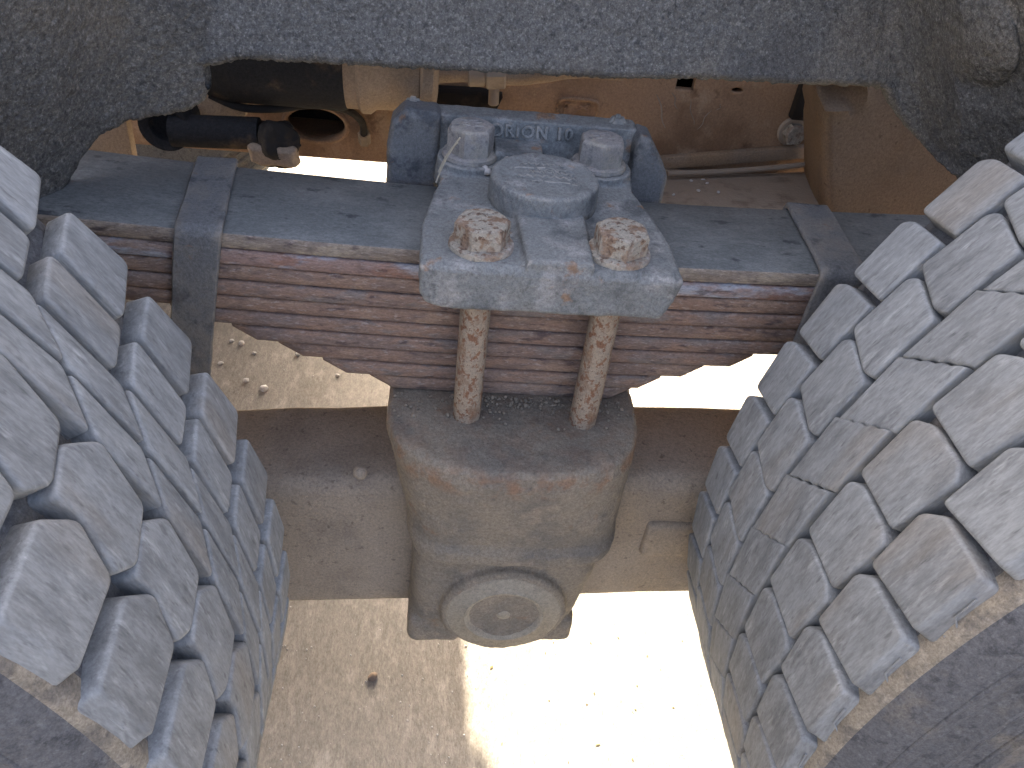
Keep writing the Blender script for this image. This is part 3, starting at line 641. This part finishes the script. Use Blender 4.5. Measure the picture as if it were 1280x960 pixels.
# ------------------------------------------------------------------ wheels
def smooth_poly(poly, rad=.25, n=3):
    """round the corners of a polygon of (s, y) metres"""
    out = []; m = len(poly)
    for i in range(m):
        p0, p1, p2 = Vector(poly[i-1]), Vector(poly[i]), Vector(poly[(i+1) % m])
        d0, d2 = p0-p1, p2-p1; r = min(rad, d0.length*.4, d2.length*.4)
        a, b = p1+d0.normalized()*r, p1+d2.normalized()*r
        for k in range(n+1):
            t = k/n; out.append(a*(1-t)**2+p1*2*t*(1-t)+b*t*t)
    return out
def inset(poly, d):
    c = sum(poly, Vector((0, 0)))/len(poly); out = []
    for p in poly:
        v = p-c; out.append(c+v*max(0.0, 1-d/max(v.length, 1e-6)))
    return out
def block_mesh(poly_deg, Rr, depth, bev=.0022, edge_out=None, grow=.0016, rnd=.0036, wob=0.0, seed=0):
    """tread block: polygon of (degrees, y), set on the tyre at angle 0. edge_out=(y, dy, dr): vertices beyond y lean out down the shoulder"""
    cth = sum(p[0] for p in poly_deg)/len(poly_deg)
    poly = [Vector((R(a-cth)*Rr, y)) for a, y in poly_deg]
    if wob:
        pts = []
        for i in range(len(poly)):
            a, b = poly[i], poly[(i+1) % len(poly)]
            if i % 2: 
                d = (b-a); nrm = Vector((-d.y, d.x)).normalized()
                for k in range(9): pts.append(a+d*(k/9)+nrm*wob*math.sin(k*math.pi*.9)*(0 if k == 0 else 1))
            else: pts.append(a)
        base = pts
    else:
        base = inset(smooth_poly(poly, rnd), -grow)
    def toR(p, rad): 
        th = p.x/Rr
        return Vector((rad*math.cos(th), p.y, rad*math.sin(th)))
    bm = bmesh.new(); rings = []
    rings.append([toR(p, Rr-depth) for p in inset(base, -.0012)])
    rings.append([toR(p, Rr-bev) for p in base])
    rings.append([toR(p, Rr-bev*.32) for p in inset(base, bev*.32)])
    rings.append([toR(p, Rr) for p in inset(base, bev)])
    rings.append([toR(p, Rr+.0001) for p in inset(base, bev*1.3)])
    rings.append([toR(p, Rr+.0003) for p in inset(base, bev*2.6)])
    if edge_out:
        ye, dy, dr = edge_out
        for k, p in enumerate(base):
            if p.y < ye+.004:
                q = Vector((p.x*1.0, p.y-dy)); rings[0][k] = toR(q, Rr-dr)
                rings[1][k] = toR(Vector((p.x, p.y-.0006)), Rr-bev*1.5)
    vr = [[bm.verts.new(p) for p in r] for r in rings]; n = len(base)
    for A, Bq in zip(vr, vr[1:]):
        for k in range(n): bm.faces.new((A[k], A[(k+1) % n], Bq[(k+1) % n], Bq[k]))
    bm.faces.new(vr[-1])
    bmesh.ops.recalc_face_normals(bm, faces=bm.faces)
    # make sure normals look outward
    if vr[-1][0].link_faces and max(f.normal.x for f in bm.faces if len(f.verts) == n or True) < .5: bmesh.ops.reverse_faces(bm, faces=bm.faces)
    if edge_out:   # small zigzag rib moulded on the shoulder slope
        ye, dy, dr = edge_out
        zz = [(-.012, .35), (.004, .4), (.010, .85), (.018, .7)]
        bm_tube(bm, [toR(Vector((s, ye-dy*f-.0012)), Rr-bev-(dr-bev)*f+.0005) for s, f in zz], .0007, 5)
    me = mesh_of(bm, "tread_block", 60)
    return me, cth
def make_wheel(label, c, Rr, y0, y1, rows, N, depth=.0155, phase_jit=0):
    t = thing("wheel_assembly", label, "wheel", c, "tandem truck wheels")
    yc = c[1]
    bm = bmesh.new(); wd = y1-y0
    Rb = Rr-depth+.001
    prof = [(.28, y0+.035), (.292, y0+.012), (.33, y0-.006), (.36, y0-.022), (.41, y0-.030), (.435, y0-.031), (.437, y0-.034), (.441, y0-.034), (.443, y0-.0305),
            (Rr-.066, y0-.028), (Rr-.064, y0-.031), (Rr-.058, y0-.031), (Rr-.056, y0-.0275), (Rr-.046, y0-.024), (Rr-.043, y0-.026), (Rr-.040, y0-.0265), (Rr-.030, y0-.024), (Rr-.0205, y0-.0185), (Rr-.0145, y0-.0125), (Rr-.0125, y0-.0100), (Rr-.0105, y0-.0088), (Rr-.0080, y0-.001), (Rr-.0105, y0+.008), (Rb, y0+.026),
            (Rb, y1-.02), (Rb-.004, y1-.006), (Rr-.03, y1+.012), (Rr-.06, y1+.026), (.41, y1+.03), (.36, y1+.022), (.33, y1+.006), (.292, y1-.012), (.28, y1-.035)]
    bm_lathe(bm, [(r, y-yc) for r, y in prof], Matrix.Rotation(R(-90), 4, 'X') @ Matrix.Diagonal((1, 1, 1, 1)), 180)
    bmesh.ops.recalc_face_normals(bm, faces=bm.faces)
    me = mesh_of(bm, "carcass", 60)
    for p in me.polygons:
        rr_ = math.hypot(p.center.x, p.center.z)
        p.material_index = 1 if (p.center.y < (y0-yc)+.02 and rr_ > Rr-.0125) else 0
    part("tyre_carcass", me, [M_CARC, M_SHDR], t, world=False)
    bm = bmesh.new()
    bm_lathe(bm, [(.0, y0+.12), (.1, y0+.12), (.11, y0+.10), (.2, y0+.10), (.25, y0+.06), (.27, y0+.02), (.287, y0+.006), (.293, y0+.012), (.28, y0+.03), (.27, y0+.05), (.27, y1-.03), (.29, y1-.012), (.0, y1-.02)], Matrix.Translation((0, -yc, 0)) @ Matrix.Rotation(R(-90), 4, 'X'), 72)
    bmesh.ops.recalc_face_normals(bm, faces=bm.faces)
    part("rim", mesh_of(bm, "rim"), M_RIM, t, world=False)
    for rr_, yy_ in ((Rr-.034, y0-.0255), (Rr-.062, y0-.0305), (Rr-.080, y0-.0312)):
        bm = bmesh.new(); bm_lathe(bm, [(rr_-.0018, .0004), (rr_-.0008, -.0007), (rr_+.0008, -.0007), (rr_+.0018, .0004), (rr_+.0012, .004), (rr_-.0012, .004)], Matrix.Translation((0, yy_-yc, 0)) @ Matrix.Rotation(R(-90), 4, 'X'), 150)
        bmesh.ops.recalc_face_normals(bm, faces=bm.faces)
        part("sidewall_rib", mesh_of(bm, "rib", 60), M_CARC, t, world=False)
    pitch = 360/N
    for poly, kw in rows:
        poly = [(a, y-yc) for a, y in poly]
        kw = dict(kw)
        if 'edge_out' in kw: e = kw['edge_out']; kw['edge_out'] = (e[0]-yc, e[1], e[2])
        vars_ = []
        for v in range(3):
            pj = [(a+random.uniform(-.1, .1), y+random.uniform(-.0009, .0009)) for a, y in poly] if not kw.get('wob') else poly
            vars_.append(block_mesh(pj, Rr+random.uniform(-.0008, .0006), depth, **kw))
            vars_[-1][0].materials.append(M_RUB)
        for k in range(N):
            me, cth = vars_[random.randrange(3)]
            o = bpy.data.objects.new("tread_block", me); COL.objects.link(o); o.parent = t
            o.rotation_euler = (0, -R(cth+k*pitch+random.uniform(-.06, .06)), 0)
    return t
rowsR = [
    ([(171.1, -.275), (166.2, -.273), (164.95, -.284), (164.9, -.325), (170.3, -.3255)], dict(edge_out=(-.325, .009, .013), bev=.0026)),
    ([(168.4, -.2195), (163.2, -.2185), (162.35, -.231), (162.5, -.262), (163.2, -.2705), (168.4, -.267)], {}),
    ([(168.0, -.1725), (161.6, -.1695), (158.45, -.2125), (164.75, -.2155)], dict(wob=.0009, bev=.0022)),
    ([(156.6, -.1225), (151.4, -.1215), (150.8, -.129), (151.7, -.1645), (157.4, -.1675), (157.7, -.158)], {}),
    ([(154.1, -.079), (149.1, -.075), (148.55, -.083), (148.2, -.116), (153.6, -.118)], {}),
]
make_wheel("right-hand truck tyre with five rows of worn square tread blocks", (.7756, -.2005, -.1773), .5234, -.330, -.072, rowsR, 55)
rowsL = [
    ([(26.9, -.3215), (25.1, -.309), (21.95, -.318), (21.5, -.364), (26.3, -.366)], dict(edge_out=(-.364, .009, .013), bev=.0026, grow=.0032)),
    ([(27.7, -.280), (26.1, -.2645), (21.9, -.2715), (20.9, -.300), (21.8, -.312), (25.1, -.302), (26.8, -.3045)], dict(grow=.003)),
    ([(29.4, -.2425), (23.35, -.2425), (20.3, -.2600), (26.2, -.2600)], dict(bev=.002, rnd=.003, grow=.0022)),
    ([(32.8, -.2205), (26.75, -.2205), (23.6, -.2375), (29.6, -.2375)], dict(bev=.002, rnd=.003, grow=.0022)),
    ([(33.7, -.1865), (28.5, -.190), (27.6, -.214), (32.6, -.2125)], dict(grow=.003)),
    ([(34.6, -.150), (30.2, -.1455), (28.8, -.179), (33.5, -.1785)], dict(grow=.003)),
]
WL = make_wheel("left-hand truck tyre with chevron stepped tread blocks and worn shoulder", (-.6475, -.255, -.207), .5354, -.368, -.146, rowsL, 53)
# unseen far-side wheel, added so its shadow covers the left half of the ground
far = WL.copy(); COL.objects.link(far); far.location = (-.805, 1.48, -.18)
far["label"] = "unseen truck wheel added on the far side of the truck for its shadow"
for ch in list(WL.children):
    c = ch.copy(); COL.objects.link(c); c.parent = far

# ------------------------------------------------------------------ small debris
def pebble(p, r, m, label, group, seed):
    bm = bmesh.new(); bmesh.ops.create_icosphere(bm, subdivisions=2, radius=r)
    for v in bm.verts: v.co = Vector((v.co.x*1.15, v.co.y*.95, v.co.z*.7))*(1+.35*noise.noise(v.co/r*1.1+Vector((seed*7.3, 0, 0))))
    o = part("pebble", mesh_of(bm, "pebble", 180), m); o.location = p+Vector((0, 0, r*.5)); tag(o, label, "pebble", group)
    o.rotation_euler = (0, 0, seed)
def ground_at(px, py):
    d = fw + cr*((px-640)/FPX) - cu*((py-480)/FPX); return CAMPOS + d*((GZ-CAMPOS.z)/d.z)
pebble(ground_at(466, 847), .0065, M_PEBB, "brown pebble on the shaded concrete left of the trunnion cap", None, 1)
for k, (px, py, r) in enumerate(((302, 430, .006), (318, 442, .004), (308, 477, .006), (330, 487, .008), (372, 444, .005), (276, 455, .005), (290, 427, .005), (422, 470, .004))):
    pebble(ground_at(px, py), r, M_PEB, ["upper pale pebble just right of the left rebound clip", "tiny pale pebble below the ragged left end of the spring leaves", "pale pebble close to the left axle beam top, left of a larger one", "largest pale pebble on the ground above the left axle beam", "pale pebble farthest right under the stepped leaf ends", "pale pebble nearest to the left tyre tread under the spring", "pale pebble tucked beside the foot of the left rebound clip", "pale pebble close to the saddle under the lowest leaf ends"][k], "pale pebbles under the spring", k+2)
def plane_pt(px, py, z):
    d = fw + cr*((px-640)/FPX) - cu*((py-480)/FPX); return CAMPOS + d*((z-CAMPOS.z)/d.z)
pebble(plane_pt(606, 216, .028), .0058, M_PEB, "larger white stone chip lodged on the clamp plate left of the boss", "stone chips on the clamp plate", 21)
pebble(plane_pt(611, 209, .028), .0050, M_PEB, "smaller white stone chip lodged behind another near the rear left bolt", "stone chips on the clamp plate", 25)
for k, (px, py) in enumerate(((864, 226), (879, 225), (884, 229), (915, 223), (873, 238), (842, 243), (898, 240))):
    d = fw + cr*((px-640)/FPX) - cu*((py-480)/FPX)
    tt = (py-222)/25; yq = .34-.09*max(0, min(1, tt)); pebble(at(px, py, yq)-Vector((0, 0, .001)), (.0021, .0026, .002, .0018, .0022, .0017, .0021)[k], M_PEB, ["tiny white pebble leftmost in the back row on the dusty shelf", "tiny white pebble touching another at the middle of the dusty shelf", "tiny white pebble right of its touching neighbour on the dusty shelf", "tiny white pebble at the back right of the dusty shelf", "tiny white pebble mid-shelf in front of the touching pair", "tiny white pebble at the front left of the dusty shelf beside the cheek", "tiny white pebble at the front right of the dusty shelf"][k], "white pebbles on the suspension shelf", k+30)
# grit along the foot of the spring on the saddle top
bm = bmesh.new()
for k in range(230):
    u = random.random(); x = random.gauss(.09 if random.random() < .6 else random.choice((.0, .16)), .03); y = -.004-abs(random.gauss(0, .016)); r = random.choice((.0007, .001, .0014, .002)) * random.uniform(.6, 1.2)
    if not -.035 < x < .19: continue
    g = bmesh.ops.create_icosphere(bm, subdivisions=1, radius=r)
    for v in g["verts"]: v.co = v.co*(1+random.uniform(-.25, .25)) + Vector((x, y, -.1475))
tag(part("grit", mesh_of(bm, "grit", 180), M_SAD), "loose tan grit scattered on the saddle top below the spring", "grit", kind="stuff")
# leaf flecks on the sunlit concrete and grit in the shade
bm = bmesh.new()
for k in range(36):
    if k < 28: px, py = random.uniform(560, 900), random.uniform(770, 990)
    else: px, py = random.uniform(790, 960), random.uniform(440, 530)
    p = ground_at(px, py); a = random.uniform(0, math.pi); l = random.uniform(.0008, .0021)*(1 if random.random() < .85 else 1.8); wd = l*random.uniform(.3, .6)
    dx, dy = Vector((math.cos(a), math.sin(a), 0)), Vector((-math.sin(a), math.cos(a), 0)); z = Vector((0, 0, .0003)); h = Vector((0, 0, .0006))
    bm_loft(bm, [[p+z-dx*l, p+z+dy*wd, p+z+dx*l, p+z-dy*wd], [p+z+h-dx*l, p+z+h+dy*wd, p+z+h+dx*l, p+z+h-dy*wd]])
bmesh.ops.recalc_face_normals(bm, faces=bm.faces)
tag(part("leaf_flecks", mesh_of(bm, "flecks", 0), M_LEAFBIT), "tiny dry leaf flecks scattered over the sunlit concrete", "leaf litter", kind="stuff")
bm = bmesh.new()
for k in range(260):
    px, py = random.uniform(280, 590), random.uniform(400, 990)
    p = ground_at(px, py); r = random.choice((.0006, .0008, .001, .0014))
    g = bmesh.ops.create_icosphere(bm, subdivisions=1, radius=r)
    for v in g["verts"]: v.co = v.co*(1+random.uniform(-.25, .25)) + p + Vector((0, 0, r*.4))
tag(part("ground_grit", mesh_of(bm, "ggrit", 180), M_PEB), "fine pale grit strewn over the concrete", "grit", kind="stuff")
# dry straw caught behind the rear left bolt
bm = bmesh.new()
for a, b, c in (((575, 172, .075), (557, 195, .055), (545, 228, .03)), ((572, 178, .07), (558, 190, .055), (548, 215, .035))):
    q0, q1, q2 = plane_pt(*a), plane_pt(*b), plane_pt(*c)
    bm_tube(bm, [q0*(1-t)**2+q1*2*t*(1-t)+q2*t*t for t in [k/8 for k in range(9)]], .0007, 6)
tag(part("straw", mesh_of(bm, "straw"), M_STRAW), "thin dry straw caught beside the rear left bolt of the clamp", "straw")
